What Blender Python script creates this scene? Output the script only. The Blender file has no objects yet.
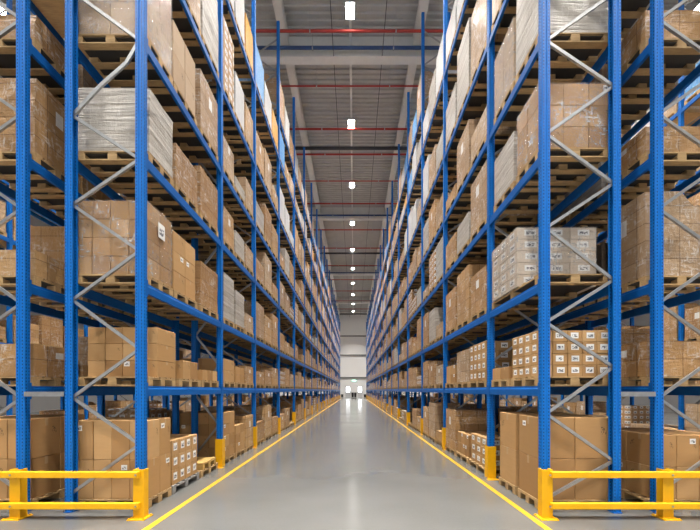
import bpy, bmesh, math, random
from mathutils import Vector, Matrix, noise as mnoise

R = random.Random(11)
SC = bpy.context.scene
COL = SC.collection
F, VPX, VPY, EYE = 313.0, 354.0, 390.0, 1.81
XL, XR = -3.11, 2.757          # aisle faces of the two racks
FW = 1.17                      # frame depth
TOP = 17.2                     # upright height
LEV = [0.0, 1.87, 3.42, 5.32, 7.06, 9.03, 11.55, 13.35]
CLEAR = [1.50, 1.22, 1.58, 1.42, 1.62, 2.1, 1.45, 1.9]
FL = [4.62, 7.35, 9.85] + [13.05 + 3.4 * i for i in range(18)]
FR = [4.59, 6.40, 9.60] + [12.75 + 3.42 * i for i in range(18)]
CEIL = 20.2
WALLY = 74.0
ORD = ['first', 'second', 'third', 'fourth', 'fifth', 'sixth', 'seventh', 'eighth', 'ninth', 'tenth', 'eleventh', 'twelfth',
       'thirteenth', 'fourteenth', 'fifteenth', 'sixteenth', 'seventeenth', 'eighteenth', 'nineteenth', 'twentieth', 'twenty-first', 'twenty-second']
LVW = ['floor level', 'first beam level', 'second beam level', 'third beam level', 'fourth beam level', 'fifth beam level', 'sixth beam level', 'top beam level']

# ------------------------------------------------------------------ materials
class NT:
    def __init__(s, name):
        s.m = bpy.data.materials.new(name); s.m.use_nodes = True
        s.t = s.m.node_tree; s.n = s.t.nodes; s.l = s.t.links
        s.b = s.n['Principled BSDF']; s.out = s.n['Material Output']
    def node(s, typ, **kw):
        nd = s.n.new(typ)
        for k, v in kw.items(): setattr(nd, k, v)
        return nd
    def set(s, sock, v):
        if hasattr(v, 'is_output'): s.l.new(v, sock)
        else: sock.default_value = v
    def math(s, op, a, b=0.0, c=None):
        nd = s.node('ShaderNodeMath', operation=op)
        s.set(nd.inputs[0], a); s.set(nd.inputs[1], b)
        if c is not None: s.set(nd.inputs[2], c)
        return nd.outputs[0]
    def mix(s, f, a, b, mode='MIX'):
        nd = s.node('ShaderNodeMix', data_type='RGBA', blend_type=mode)
        s.set(nd.inputs[0], f)
        s.set(nd.inputs[6], a if hasattr(a, 'is_output') else (*a, 1)); s.set(nd.inputs[7], b if hasattr(b, 'is_output') else (*b, 1))
        return nd.outputs[2]
    def coord(s, which='Object'):
        return s.node('ShaderNodeTexCoord').outputs[which]
    def mapping(s, vec, scale=(1, 1, 1), rot=(0, 0, 0)):
        nd = s.node('ShaderNodeMapping'); s.l.new(vec, nd.inputs[0])
        nd.inputs['Scale'].default_value = scale; nd.inputs['Rotation'].default_value = rot
        return nd.outputs[0]
    def noise(s, vec, scale, detail=3, rough=.55, fac=True):
        nd = s.node('ShaderNodeTexNoise'); s.l.new(vec, nd.inputs['Vector'])
        nd.inputs['Scale'].default_value = scale; nd.inputs['Detail'].default_value = detail; nd.inputs['Roughness'].default_value = rough
        return nd.outputs[0]
    def ramp(s, f, stops):
        nd = s.node('ShaderNodeValToRGB'); s.l.new(f, nd.inputs[0])
        cr = nd.color_ramp
        while len(cr.elements) < len(stops): cr.elements.new(.5)
        for e, (p, c) in zip(cr.elements, stops):
            e.position = p; e.color = (*c, 1) if len(c) == 3 else c
        return nd.outputs[0]
    def step(s, f, lo, hi):
        nd = s.node('ShaderNodeMapRange', clamp=True); s.l.new(f, nd.inputs[0])
        nd.inputs[1].default_value = lo; nd.inputs[2].default_value = hi
        return nd.outputs[0]
    def rand(s, per='object'):
        return s.node('ShaderNodeObjectInfo').outputs['Random'] if per == 'object' else s.node('ShaderNodeNewGeometry').outputs['Random Per Island']
    def sep(s, vec):
        nd = s.node('ShaderNodeSeparateXYZ'); s.l.new(vec, nd.inputs[0]); return nd.outputs
    def comb(s, x, y, z):
        nd = s.node('ShaderNodeCombineXYZ')
        for i, v in enumerate((x, y, z)): s.set(nd.inputs[i], v)
        return nd.outputs[0]
    def bump(s, h, strength=.3, dist=.01):
        nd = s.node('ShaderNodeBump'); nd.inputs['Strength'].default_value = strength; nd.inputs['Distance'].default_value = dist
        s.l.new(h, nd.inputs['Height']); return nd.outputs[0]
    def go(s, col=None, rough=None, metal=None, coat=None, normal=None, spec=None):
        for k, v in (('Base Color', col), ('Roughness', rough), ('Metallic', metal), ('Coat Weight', coat), ('Normal', normal), ('Specular IOR Level', spec)):
            if v is None: continue
            if isinstance(v, tuple) and len(v) == 3: v = (*v, 1)
            s.set(s.b.inputs[k], v)
        s.b.inputs['Coat Roughness'].default_value = .26
        return s.m

def mat_paint(name, col, holes=False, rough=.46):
    t = NT(name); o = t.coord()
    n = t.noise(o, 9, 4)
    c = t.mix(t.math('MULTIPLY', t.step(n, .35, .75), .35), col, tuple(x * .72 for x in col))
    sc = t.noise(t.mapping(o, (14, 14, 5)), 2.2, 5, .7)
    c = t.mix(t.step(sc, .70, .74), c, (.22, .27, .33))
    if holes:
        x, y, z = t.sep(o)[:3]
        zz = t.math('LESS_THAN', t.math('ABSOLUTE', t.math('SUBTRACT', t.math('FRACT', t.math('MULTIPLY', z, 20.0)), .5)), .24)
        ax = t.math('ABSOLUTE', x)
        hx = t.math('LESS_THAN', t.math('MINIMUM', t.math('ABSOLUTE', t.math('SUBTRACT', ax, .026)), t.math('ABSOLUTE', t.math('SUBTRACT', ax, .1))), .006)
        hy = t.math('LESS_THAN', t.math('MINIMUM', t.math('ABSOLUTE', t.math('SUBTRACT', y, .03)), t.math('ABSOLUTE', t.math('SUBTRACT', y, .07))), .006)
        nx, ny, nz = t.sep(t.node('ShaderNodeNewGeometry').outputs['Normal'])[:3]
        fy = t.math('GREATER_THAN', t.math('ABSOLUTE', ny), .6); fx = t.math('GREATER_THAN', t.math('ABSOLUTE', nx), .6)
        mk = t.math('MULTIPLY', zz, t.math('ADD', t.math('MULTIPLY', hx, fy), t.math('MULTIPLY', hy, fx)))
        c = t.mix(mk, c, (.004, .01, .03))
    return t.go(c, rough, spec=.28)

def mat_simple(name, col, rough=.5, metal=0., var=.25, scale=6, coat=0.):
    t = NT(name); n = t.noise(t.coord(), scale, 4)
    c = t.mix(t.math('MULTIPLY', t.step(n, .3, .75), var * 2), col, tuple(x * .6 for x in col))
    return t.go(c, rough, metal, coat)

def mat_wood(name, a, b, per='object'):
    t = NT(name); o = t.coord('Object')
    n = t.noise(t.mapping(o, (3, 22, 22)), 2.0, 5, .6)
    n2 = t.noise(o, 3.2, 2)
    r = t.rand(per)
    c = t.mix(t.step(n, .3, .7), a, b)
    c = t.mix(t.math('MULTIPLY', r, .45), c, tuple(x * .55 for x in b))
    c = t.mix(t.math('MULTIPLY', t.step(n2, .5, .8), .35), c, (.16, .11, .065))
    return t.go(c, .78, normal=t.bump(n, .25, .004))

BROWNS = [(0, (.36, .195, .075)), (.3, (.53, .305, .125)), (.55, (.45, .255, .10)), (.8, (.59, .365, .165)), (1, (.41, .23, .09))]
def mat_carton(name='kraft_cardboard', tint=None):
    t = NT(name); o = t.coord('Object'); g = t.coord('Generated')
    r = t.rand()
    c = t.ramp(r, tint or BROWNS)
    n = t.noise(t.mapping(o, (.5, .5, 3)), 9, 4)
    c = t.mix(t.math('MULTIPLY', n, .35), c, (.32, .18, .08))
    gx, gy, gz = t.sep(g)[:3]
    nx, ny, nz = t.sep(t.node('ShaderNodeNewGeometry').outputs['Normal'])[:3]
    up = t.math('GREATER_THAN', t.math('ABSOLUTE', nz), .6)
    tape = t.math('LESS_THAN', t.math('ABSOLUTE', t.math('SUBTRACT', gy, .5)), .055)
    fx = t.math('GREATER_THAN', t.math('ABSOLUTE', nx), .6)
    side = t.math('MULTIPLY', fx, t.math('MULTIPLY', tape, t.math('GREATER_THAN', gz, .8)))
    c = t.mix(t.math('MULTIPLY', t.math('MAXIMUM', t.math('MULTIPLY', up, tape), side), .6), c, (.50, .36, .21))
    # printed handling marks low on some cartons
    u = t.math('ADD', t.math('MULTIPLY', gx, t.math('SUBTRACT', 1.0, fx)), t.math('MULTIPLY', gy, fx))
    mk = t.math('MULTIPLY', t.math('LESS_THAN', t.math('ABSOLUTE', t.math('SUBTRACT', u, .78)), .07), t.math('LESS_THAN', t.math('ABSOLUTE', t.math('SUBTRACT', gz, .68)), .09))
    v = t.node('ShaderNodeTexVoronoi'); t.l.new(t.comb(t.math('MULTIPLY', u, 30.0), t.math('MULTIPLY', gz, 18.0), 0.0), v.inputs['Vector']); v.inputs['Scale'].default_value = 1.0
    mk = t.math('MULTIPLY', mk, t.math('LESS_THAN', v.outputs['Distance'], .42))
    mk = t.math('MULTIPLY', t.math('MULTIPLY', mk, t.math('GREATER_THAN', t.math('FRACT', t.math('MULTIPLY', r, 7.3)), .45)), t.math('SUBTRACT', 1.0, up))
    c = t.mix(t.math('MULTIPLY', mk, .8), c, (.05, .035, .025))
    wv = t.noise(t.mapping(o, (40, 40, 3)), 1.0, 2)
    return t.go(c, .72, normal=t.bump(wv, .12, .004), spec=.35)

def film_nodes(t, o, r):
    """wrinkles, milky creases and painted-in gloss streaks of stretch film: (crease mask, bump)"""
    off = t.comb(t.math('MULTIPLY', r, 37.0), t.math('MULTIPLY', r, 11.0), t.math('MULTIPLY', r, 23.0))
    va = t.node('ShaderNodeVectorMath', operation='ADD'); t.l.new(o, va.inputs[0]); t.l.new(off, va.inputs[1])
    o2 = va.outputs[0]
    a = t.noise(t.mapping(o2, (5, 5, 16), (.35, .3, 0)), 1.6, 5, .65)
    b = t.noise(t.mapping(o2, (18, 18, 5), (-.5, .4, 0)), 1.3, 5, .65)
    blot = t.noise(o2, 2.6, 3)
    crease_gloss = t.math('MULTIPLY', t.step(t.math('MAXIMUM', a, b), .53, .68), t.step(blot, .40, .60))  # milky creases plus lamp gloss, both painted in as white streaks
    h = t.math('ADD', a, b)
    return crease_gloss, h

def mat_load(name, kind, per='object'):
    t = NT(name); o = t.coord('Object'); r = t.rand(per)
    x, y, z = t.sep(o)[:3]
    if kind in ('brown', 'tan', 'labelled'):
        c = t.ramp(r, BROWNS if kind != 'tan' else [(0, (.46, .30, .17)), (.5, (.52, .37, .23)), (1, (.42, .27, .15))])
        n = t.noise(o, 7, 4); c = t.mix(t.math('MULTIPLY', n, .3), c, (.32, .18, .08))
        br = t.node('ShaderNodeTexBrick'); t.l.new(t.comb(t.math('ADD', x, y), z, 0.0), br.inputs['Vector'])
        br.inputs['Scale'].default_value = 1.0; br.inputs['Mortar Size'].default_value = .007; br.inputs['Mortar Smooth'].default_value = .2
        br.inputs['Brick Width'].default_value = .38 if kind != 'labelled' else .26; br.inputs['Row Height'].default_value = .27 if kind != 'labelled' else .21
        br.offset = .0
        br.inputs['Color1'].default_value = (1, 1, 1, 1); br.inputs['Color2'].default_value = (.82, .80, .78, 1); br.inputs['Mortar'].default_value = (.5, .46, .42, 1)
        c = t.mix(1.0, c, br.outputs['Color'], 'MULTIPLY')
        if kind == 'labelled':
            fu = t.math('FRACT', t.math('DIVIDE', t.math('ADD', x, y), .26)); fv = t.math('FRACT', t.math('DIVIDE', z, .21))
            lb = t.math('MULTIPLY', t.math('LESS_THAN', t.math('ABSOLUTE', t.math('SUBTRACT', fu, .5)), .26), t.math('LESS_THAN', t.math('ABSOLUTE', t.math('SUBTRACT', fv, .55)), .25))
            ink = t.math('MULTIPLY', t.math('LESS_THAN', t.math('ABSOLUTE', t.math('SUBTRACT', fu, .5)), .14), t.math('LESS_THAN', t.math('ABSOLUTE', t.math('SUBTRACT', fv, .5)), .09))
            c = t.mix(lb, c, (.78, .77, .75)); c = t.mix(ink, c, (.12, .12, .14))
        else:
            # one paper sheet on the long faces
            gx, gy, gz = t.sep(t.coord('Generated'))[:3]
            if per == 'object':
                lb = t.math('MULTIPLY', t.math('LESS_THAN', t.math('ABSOLUTE', t.math('SUBTRACT', gy, .55)), .09), t.math('LESS_THAN', t.math('ABSOLUTE', t.math('SUBTRACT', gz, .7)), .1))
                lb = t.math('MULTIPLY', lb, t.math('GREATER_THAN', t.math('FRACT', t.math('MULTIPLY', r, 5.7)), .5))
                c = t.mix(lb, c, (.75, .74, .72))
        white, rough, coat = .65, .5, .16
    elif kind == 'grey':
        lay = t.noise(t.comb(t.math('MULTIPLY', x, .6), t.math('MULTIPLY', y, .6), t.math('MULTIPLY', z, 16.0)), 1.5, 4, .6)
        c = t.ramp(lay, [(.3, (.25, .22, .18)), (.5, (.42, .385, .34)), (.7, (.56, .53, .49))])
        c = t.mix(t.math('MULTIPLY', r, .3), c, (.40, .35, .30))
        white, rough, coat = .3, .5, .15
    else:
        base = {'blue': (.10, .33, .68), 'orange': (.75, .36, .05), 'white': (.58, .58, .58), 'dark': (.10, .075, .055)}[kind]
        n = t.noise(o, 5, 3); c = t.mix(t.math('MULTIPLY', n, .5), base, tuple(q * .7 for q in base))
        white, rough, coat = .35, .5, .15
    crease_gloss, h = film_nodes(t, o, r)
    if kind == 'grey': h = t.math('ADD', t.math('MULTIPLY', lay, 1.0), t.math('MULTIPLY', h, .3))
    c = t.mix(t.math('MULTIPLY', crease_gloss, white), c, (.80, .79, .77))
    t.go(c, rough, coat=coat, normal=t.bump(h, .8, .03)); t.b.inputs['Coat Roughness'].default_value = .2; t.b.inputs['Specular IOR Level'].default_value = .35
    return t.m

def mat_film():
    t = NT('stretch_film'); o = t.coord('Object'); r = t.rand()
    crease_gloss, h = film_nodes(t, o, r)
    nrm = t.bump(h, .9, .03)
    gl = t.node('ShaderNodeBsdfGlossy'); gl.inputs['Roughness'].default_value = .15; gl.inputs['Color'].default_value = (.9, .9, .9, 1); t.l.new(nrm, gl.inputs['Normal'])
    tr = t.node('ShaderNodeBsdfTransparent'); tr.inputs[0].default_value = (.97, .97, .97, 1)
    df = t.node('ShaderNodeBsdfDiffuse'); df.inputs[0].default_value = (.85, .84, .82, 1)
    m1 = t.node('ShaderNodeMixShader'); t.l.new(t.math('ADD', t.math('MULTIPLY', t.step(crease_gloss, .0, .8), .62), .012), m1.inputs[0]); t.l.new(tr.outputs[0], m1.inputs[1]); t.l.new(df.outputs[0], m1.inputs[2])
    fr = t.node('ShaderNodeFresnel'); fr.inputs[0].default_value = 1.45; t.l.new(nrm, fr.inputs['Normal'])
    m2 = t.node('ShaderNodeMixShader'); t.l.new(t.math('MINIMUM', t.math('MULTIPLY', fr.outputs[0], 1.1), .28), m2.inputs[0]); t.l.new(m1.outputs[0], m2.inputs[1]); t.l.new(gl.outputs[0], m2.inputs[2])
    t.l.new(m2.outputs[0], t.out.inputs[0])
    return t.m

def mat_label():
    t = NT('label_paper'); g = t.coord('Generated'); r = t.rand()
    gx, gy, gz = t.sep(g)[:3]
    u = t.math('FRACT', t.math('ADD', t.math('ADD', gx, gy), .0005))
    b = t.noise(t.comb(t.math('MULTIPLY', u, 3.0), t.math('MULTIPLY', gz, 3.4), t.math('MULTIPLY', r, 40.0)), 1.5, 3)
    win = t.math('MULTIPLY', t.math('LESS_THAN', t.math('ABSOLUTE', t.math('SUBTRACT', u, .5)), .34), t.math('LESS_THAN', t.math('ABSOLUTE', t.math('SUBTRACT', gz, .44)), .24))
    ink = t.math('MULTIPLY', t.step(b, .44, .52), win)
    return t.go(t.mix(ink, (.84, .83, .81), (.11, .11, .13)), .5)

def mat_floor():
    t = NT('polished_concrete'); o = t.coord('Object')
    a = t.noise(o, .4, 3, .5); b = t.noise(t.mapping(o, (.5, 1.0, 1)), .9, 4, .5); f = t.noise(o, 30, 3)
    c = t.ramp(t.math('ADD', t.math('MULTIPLY', a, .6), t.math('MULTIPLY', b, .4)), [(.3, (.105, .106, .101)), (.5, (.130, .131, .126)), (.7, (.158, .158, .152))])
    c = t.mix(t.math('MULTIPLY', f, .25), c, (.2, .2, .2))
    x, y, z = t.sep(o)[:3]
    jy = t.math('LESS_THAN', t.math('ABSOLUTE', t.math('SUBTRACT', t.math('FRACT', t.math('DIVIDE', t.math('ADD', y, 1.35), 5.9)), .5)), .0022)
    c = t.mix(t.math('MULTIPLY', jy, .65), c, (.06, .06, .06))
    rg = t.math('ADD', .13, t.math('MULTIPLY', t.step(b, .25, .8), .10))
    return t.go(c, rg, coat=.3, spec=.5)

def mat_emit(name, col, s):
    t = NT(name); t.set(t.b.inputs['Emission Color'], (*col, 1)); t.set(t.b.inputs['Emission Strength'], s); t.set(t.b.inputs['Base Color'], (.8, .8, .8, 1)); return t.m

BLUE = (.001, .152, .56)
M = dict(
    post=mat_paint('blue_upright_paint', BLUE, True), beam=mat_paint('blue_beam_paint', (.001, .105, .40)),
    yellow=mat_paint('yellow_guard_paint', (.86, .45, .008), rough=.42), line=mat_paint('yellow_floor_paint', (.62, .36, .02), rough=.55),
    galv=mat_simple('galvanised_steel', (.46, .47, .48), .42, .85, .3, 14), wood=mat_wood('pallet_wood', (.58, .385, .18), (.41, .255, .11)),
    wood_grey=mat_wood('weathered_pallet_wood', (.36, .35, .33), (.22, .21, .20)), wood_far=mat_wood('pallet_wood_rows', (.54, .36, .17), (.38, .24, .105), 'island'),
    carton=mat_carton(), carton_white=mat_carton('whitish_cardboard', [(0, (.66, .57, .47)), (.5, (.74, .65, .55)), (1, (.68, .59, .49))]), carton_pale=mat_carton('pale_cardboard', [(0, (.47, .33, .21)), (.5, (.56, .43, .30)), (1, (.50, .36, .24))]),
    film=mat_film(), label=mat_label(), floor=mat_floor(),
    ceil=mat_simple('ribbed_steel_deck', (.47, .47, .46), .5, .15, .15, 1.5), girder=mat_simple('pale_grey_girder_paint', (.72, .72, .70), .5, 0, .12, 2),
    red=mat_simple('red_sprinkler_pipe_paint', (.42, .035, .025), .45), black=mat_simple('black_pipe', (.02, .022, .03), .45), bluepipe=mat_simple('dark_blue_pipe', (.015, .06, .20), .45),
    wall=mat_simple('pale_grey_wall_panel', (.88, .88, .87), .55, 0, .04, .6), rail=mat_simple('grey_wall_rail', (.22, .225, .23), .5),
    door=mat_simple('white_door_paint', (.66, .67, .68), .45, 0, .06), housing=mat_simple('lamp_housing_grey', (.35, .35, .36), .4, .4),
    lens=mat_emit('lit_lamp_lens', (1, .97, .92), 40), glass=mat_emit('daylight_in_door_glass', (.92, .97, 1), 3.6), exitgreen=mat_emit('lit_green_exit_panel', (.03, .55, .33), 1.2), exitwhite=mat_emit('lit_white_pictogram', (.9, 1, .95), 1.6),
    deckshade=mat_simple('dark_shade_sheet', (.045, .04, .035), .7, 0, .3, 5), sidewall=mat_simple('grey_side_wall', (.26, .26, .26), .6, 0, .06, .6),  # the under-deck sheet's dark tone is painted shade
    bin=mat_simple('black_bin_plastic', (.018, .019, .02), .45), steel=mat_simple('dark_steel_deck', (.10, .105, .11), .5, .3, .2, 3),
)
LM = {k: mat_load('wrapped_' + k, k) for k in ('brown', 'tan', 'labelled', 'grey', 'blue', 'orange', 'white', 'dark')}
LMF = {k: mat_load('rows_of_wrapped_' + k, k, 'island') for k in ('brown', 'tan', 'labelled', 'grey', 'blue', 'orange', 'white')}

# ------------------------------------------------------------------ mesh helpers
def add_box(bm, lo, hi):
    r = bmesh.ops.create_cube(bm, size=1.0)
    c = [(a + b) / 2 for a, b in zip(lo, hi)]; d = [b - a for a, b in zip(lo, hi)]
    for v in r['verts']: v.co = Vector((v.co.x * d[0] + c[0], v.co.y * d[1] + c[1], v.co.z * d[2] + c[2]))
    return r['verts']
def finish(bm, name, mats, bevel=0., smooth=False):
    if bevel: bmesh.ops.bevel(bm, geom=bm.edges[:], offset=bevel, segments=1, affect='EDGES', profile=.5)
    bmesh.ops.recalc_face_normals(bm, faces=bm.faces[:])
    me = bpy.data.meshes.new(name); bm.to_mesh(me); bm.free()
    for m in (mats if isinstance(mats, (list, tuple)) else [mats]): me.materials.append(m)
    if smooth:
        for p in me.polygons: p.use_smooth = True
    return me
CACHE = {}
def box_mesh(dx, dy, dz, mat, bevel=.004, name='box'):
    """box with its origin at the middle of its base"""
    k = (round(dx, 3), round(dy, 3), round(dz, 3), mat.name, bevel)
    if k not in CACHE:
        bm = bmesh.new(); add_box(bm, (-dx / 2, -dy / 2, 0), (dx / 2, dy / 2, dz)); CACHE[k] = finish(bm, name, mat, bevel)
    return CACHE[k]
def bar_bm(bm, a, b, w, h, up=Vector((0, 1, 0))):
    """square bar from a to b"""
    a, b = Vector(a), Vector(b); d = b - a; L = d.length; d.normalize()
    u = up - d * up.dot(d); u.normalize(); s = d.cross(u)
    vs = [bm.verts.new(p + s * (w / 2 * i) + u * (h / 2 * j)) for p in (a, b) for i, j in ((-1, -1), (1, -1), (1, 1), (-1, 1))]
    for f in ((0, 1, 2, 3), (7, 6, 5, 4), (0, 4, 5, 1), (1, 5, 6, 2), (2, 6, 7, 3), (3, 7, 4, 0)): bm.faces.new([vs[i] for i in f])
def chan_bm(bm, a, b, w, dep, th=.006, up=Vector((0, 1, 0))):
    """open C channel from a to b, its back on the -up side"""
    a, b = Vector(a), Vector(b); d = (b - a).normalized(); u = (up - d * up.dot(d)).normalized(); s = d.cross(u)
    pr = [(-w/2, dep), (-w/2, 0), (w/2, 0), (w/2, dep), (w/2-th, dep), (w/2-th, th), (-w/2+th, th), (-w/2+th, dep)]
    A = [bm.verts.new(a + s * i + u * j) for i, j in pr]; B = [bm.verts.new(b + s * i + u * j) for i, j in pr]
    n = len(pr)
    for i in range(n): bm.faces.new((A[i], A[(i+1) % n], B[(i+1) % n], B[i]))
    bm.faces.new(A[::-1]); bm.faces.new(B)
def prism(pts, z0, z1, name, mat):
    bm = bmesh.new()
    A = [bm.verts.new((x, y, z0)) for x, y in pts]; B = [bm.verts.new((x, y, z1)) for x, y in pts]
    n = len(pts)
    for i in range(n): bm.faces.new((A[i], A[(i+1) % n], B[(i+1) % n], B[i]))
    bm.faces.new(A); bm.faces.new(B)
    return finish(bm, name, mat)
def cyl_bm(bm, a, b, r, n=12):
    a, b = Vector(a), Vector(b); d = b - a
    q = d.to_track_quat('Z', 'Y').to_matrix().to_4x4()
    bmesh.ops.create_cone(bm, cap_ends=True, segments=n, radius1=r, radius2=r, depth=d.length, matrix=Matrix.Translation((a + b) / 2) @ q)

KEYS = {}
def ob(name, data, loc=(0, 0, 0), parent=None, **props):
    o = bpy.data.objects.new(name, data); o.location = loc
    if parent is not None: o.parent = parent
    COL.objects.link(o)
    key = props.pop('key', None)
    if key: KEYS[o.name] = key
    for k, v in props.items():
        if v: o[k] = v
    return o
def struct(name, me, loc=(0, 0, 0), parent=None):
    return ob(name, me, loc, parent, **({} if parent else {'kind': 'structure'}))

# ------------------------------------------------------------------ room
bm = bmesh.new(); add_box(bm, (-26, -24, -.2), (26, WALLY + .3, 0)); struct('floor', finish(bm, 'floor', M['floor']))
# corrugated roof deck, ribs across the aisle
bm = bmesh.new(); prof = []; y = -24.0
while y < WALLY + .2:
    prof += [(y, 0), (y + .11, 0), (y + .15, .07), (y + .26, .07)]; y += .3
A = [bm.verts.new((-26, p, CEIL + h)) for p, h in prof]; B = [bm.verts.new((26, p, CEIL + h)) for p, h in prof]
for i in range(len(prof) - 1): bm.faces.new((A[i], A[i+1], B[i+1], B[i]))
struct('ceiling', finish(bm, 'ceiling', M['ceil']))
bm = bmesh.new(); add_box(bm, (-26, WALLY, 0), (26, WALLY + .25, CEIL + .1)); struct('wall_back', finish(bm, 'wall_back', M['wall']))
for nm, x in (('wall_left', -26), ('wall_right', 26)):
    bm = bmesh.new(); add_box(bm, (x - .1, -24, 0), (x + .1, WALLY, CEIL + .1)); struct(nm, finish(bm, nm, M['sidewall']))
for i, z in enumerate((4.6, 9.9, 14.4, 19.6)):
    bm = bmesh.new(); add_box(bm, (-26, WALLY - .16, z), (26, WALLY, z + .3)); struct('trim_%d' % (i + 1), finish(bm, 'trim', M['rail']))
for i, x in enumerate((XL + .41, XR - .24)):
    bm = bmesh.new(); add_box(bm, (x - .045, -3, 0), (x + .045, WALLY - 4, .003)); struct('trim_%d' % (i + 5), finish(bm, 'line', M['line']))
# roof girders: across (every 15.2 m) and along
for i, y in enumerate((-14.1, 1.1, 16.3, 31.5, 46.7, 61.9)):
    bm = bmesh.new()
    add_box(bm, (-25.8, y - .2, 18.96), (25.8, y + .2, 19.42)); add_box(bm, (-25.8, y - .05, 19.42), (25.8, y + .05, 20.16))
    struct('ceiling_beam' if not i else 'ceiling_beam.%03d' % i, finish(bm, 'girder', M['girder']))
for i, x in enumerate((-18.5, -11, -3.55, 3.25, 10.5, 18)):
    bm = bmesh.new()
    add_box(bm, (x - .2, -24, 19.62), (x + .2, WALLY, 19.66)); add_box(bm, (x - .04, -24, 19.66), (x + .04, WALLY, 20.1)); add_box(bm, (x - .2, -24, 20.1), (x + .2, WALLY, 20.14))
    struct('ceiling_purlin' if not i else 'ceiling_purlin.%03d' % i, finish(bm, 'purlin', M['girder']))
# pipes
def pipe(name, y, z, r, mat, label, cat, drops=True):
    bm = bmesh.new(); cyl_bm(bm, (-25.5, 0, 0), (25.5, 0, 0), r, 10)
    p = ob(name, finish(bm, name, mat, smooth=True), (0, y, z), label=label, category=cat, group='pipes under the roof')
    hm = CACHE.get(('hang', round(z, 2)))
    if hm is None:
        bm = bmesh.new(); add_box(bm, (-.008, -.008, 0), (.008, .008, 20.15 - z)); add_box(bm, (-.03, -.075, -.075), (.03, .075, .0)); hm = CACHE[('hang', round(z, 2))] = finish(bm, 'hanger', M['galv'])
    for x in (-2.1, 2.0): ob('pipe_hanger', hm, (x, 0, 0), p)
reds = (14.9, 17.6, 20.5, 22.7, 25.6, 28.7, 33.4, 37.7, 43.0, 48.5, 54.0, 60.0, 66.0)
for i, y in enumerate(reds):
    pipe('sprinkler_pipe', y, 18.9, .04 if i in (1, 4) else .06, M['red'], 'red sprinkler pipe across the aisle, %s from the near end of the ceiling' % ORD[i], 'pipe')
for i, (y, m, w) in enumerate(((15.85, 'bluepipe', 'dark blue'), (22.0, 'black', 'black'), (31.05, 'bluepipe', 'blue'), (38.9, 'black', 'black'), (46.25, 'bluepipe', 'blue'))):
    pipe('service_pipe', y, 19.14 if m == 'bluepipe' else 18.8, .075 if m == 'bluepipe' else .11, M[m], '%s service pipe under the roof, %s thick pipe along the aisle' % (w, ORD[i]), 'pipe')
# light trunking and lamps
AX = (XL + XR) / 2
lampx = (-16.0, AX - 8.6, AX, AX + 8.2, 15.6)
bm = bmesh.new(); add_box(bm, (-.06, 0, 0), (.06, WALLY + 23, .09))
tm = finish(bm, 'trunking', M['girder'])
for i, x in enumerate(lampx[1:4]):
    ob('light_trunking', tm, (x, -23, 19.5), label=['pale cable trunking above the aisle behind the left racks', 'pale cable trunking carrying the lamps above the central aisle', 'pale cable trunking above the aisle behind the right racks'][i], category='trunking')
bm = bmesh.new(); add_box(bm, (-.22, -.34, 0), (.22, .34, .1)); add_box(bm, (-.12, -.2, .1), (.12, .2, .19)); lh = finish(bm, 'housing', M['housing'], .01)
ll = box_mesh(.17, .58, .03, M['lens'], .004, 'lens')
lr = box_mesh(.02, .02, .33, M['galv'], 0, 'rod')
LAMP = bpy.data.lights.new('lamp', 'AREA'); LAMP.shape = 'RECTANGLE'; LAMP.size = .4; LAMP.size_y = .6; LAMP.energy = 500; LAMP.color = (1, .95, .88); LAMP.spread = math.radians(84)
for xi, x in enumerate(lampx):
    for k in range(-5, 10):
        y = 14.2 + 6.03 * k
        side = ['the outer aisle far left', 'the aisle behind the left racks', 'the central aisle', 'the aisle behind the right racks', 'the outer aisle far right'][xi]
        t = ob('pendant_lamp', None, (x, y, 18.98), label='lit lamp hung above %s, %s along the row' % (side, ORD[k + 5]), category='lamp', group='high bay lamps under the roof')
        ob('housing', lh, (0, 0, .03), t)
        for s in (-1, 1): ob('lens', ll, (s * .1, 0, 0), t)
        al = bpy.data.objects.new('lamp_light', LAMP); al.location = (0, 0, -.02); al.parent = t; COL.objects.link(al)
        if 1 <= xi <= 3:
            for s in (-1, 1): ob('hanging_rod', lr, (0, s * .15, .21), t)
# thin cables along the roof
for i, (x, w) in enumerate(((-1.05, 'left'), (1.45, 'right'))):
    bm = bmesh.new(); cyl_bm(bm, (0, -23, 0), (0, WALLY, 0), .018, 6)
    ob('sprinkler_feed_line', finish(bm, 'cable', M['black']), (x, 0, 19.0), label='thin dark feed line under the roof, %s of the lamp trunking' % w, category='cable')
# end wall: two doors with daylight, exit sign, bins
for i, x in enumerate((-1.4, 1.4)):
    bm = bmesh.new(); add_box(bm, (-.62, -.06, 0), (.62, 0, 2.75)); d = struct('door_%d' % (i + 1), finish(bm, 'door', M['door']), (x, WALLY, 0))
    struct('door_glass', box_mesh(.86, .04, 1.25, M['glass'], 0), (0, -.08, 1.3), d)
    bm = bmesh.new()
    for a, b in (((-.5, -.1, 1.22), (.5, -.06, 1.3)), ((-.5, -.1, 2.55), (.5, -.06, 2.63)), ((-.5, -.1, 1.3), (-.43, -.06, 2.55)), ((.43, -.1, 1.3), (.5, -.06, 2.55)), ((-.03, -.11, 1.3), (.03, -.1, 2.55))): add_box(bm, a, b)
    struct('door_frame', finish(bm, 'frame', M['door']), (0, 0, 0), d)
    struct('door_handle', box_mesh(.12, .1, .03, M['galv'], 0), (.42 if i == 0 else -.42, -.1, 1.05), d)
t = ob('exit_sign', box_mesh(1.0, .1, .5, M['exitgreen'], .01), (0, WALLY - .055, 3.75), label='small lit green emergency exit sign on the end wall above the bins', category='sign')
bm = bmesh.new()   # running figure, arrow and doorway of the sign
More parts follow.
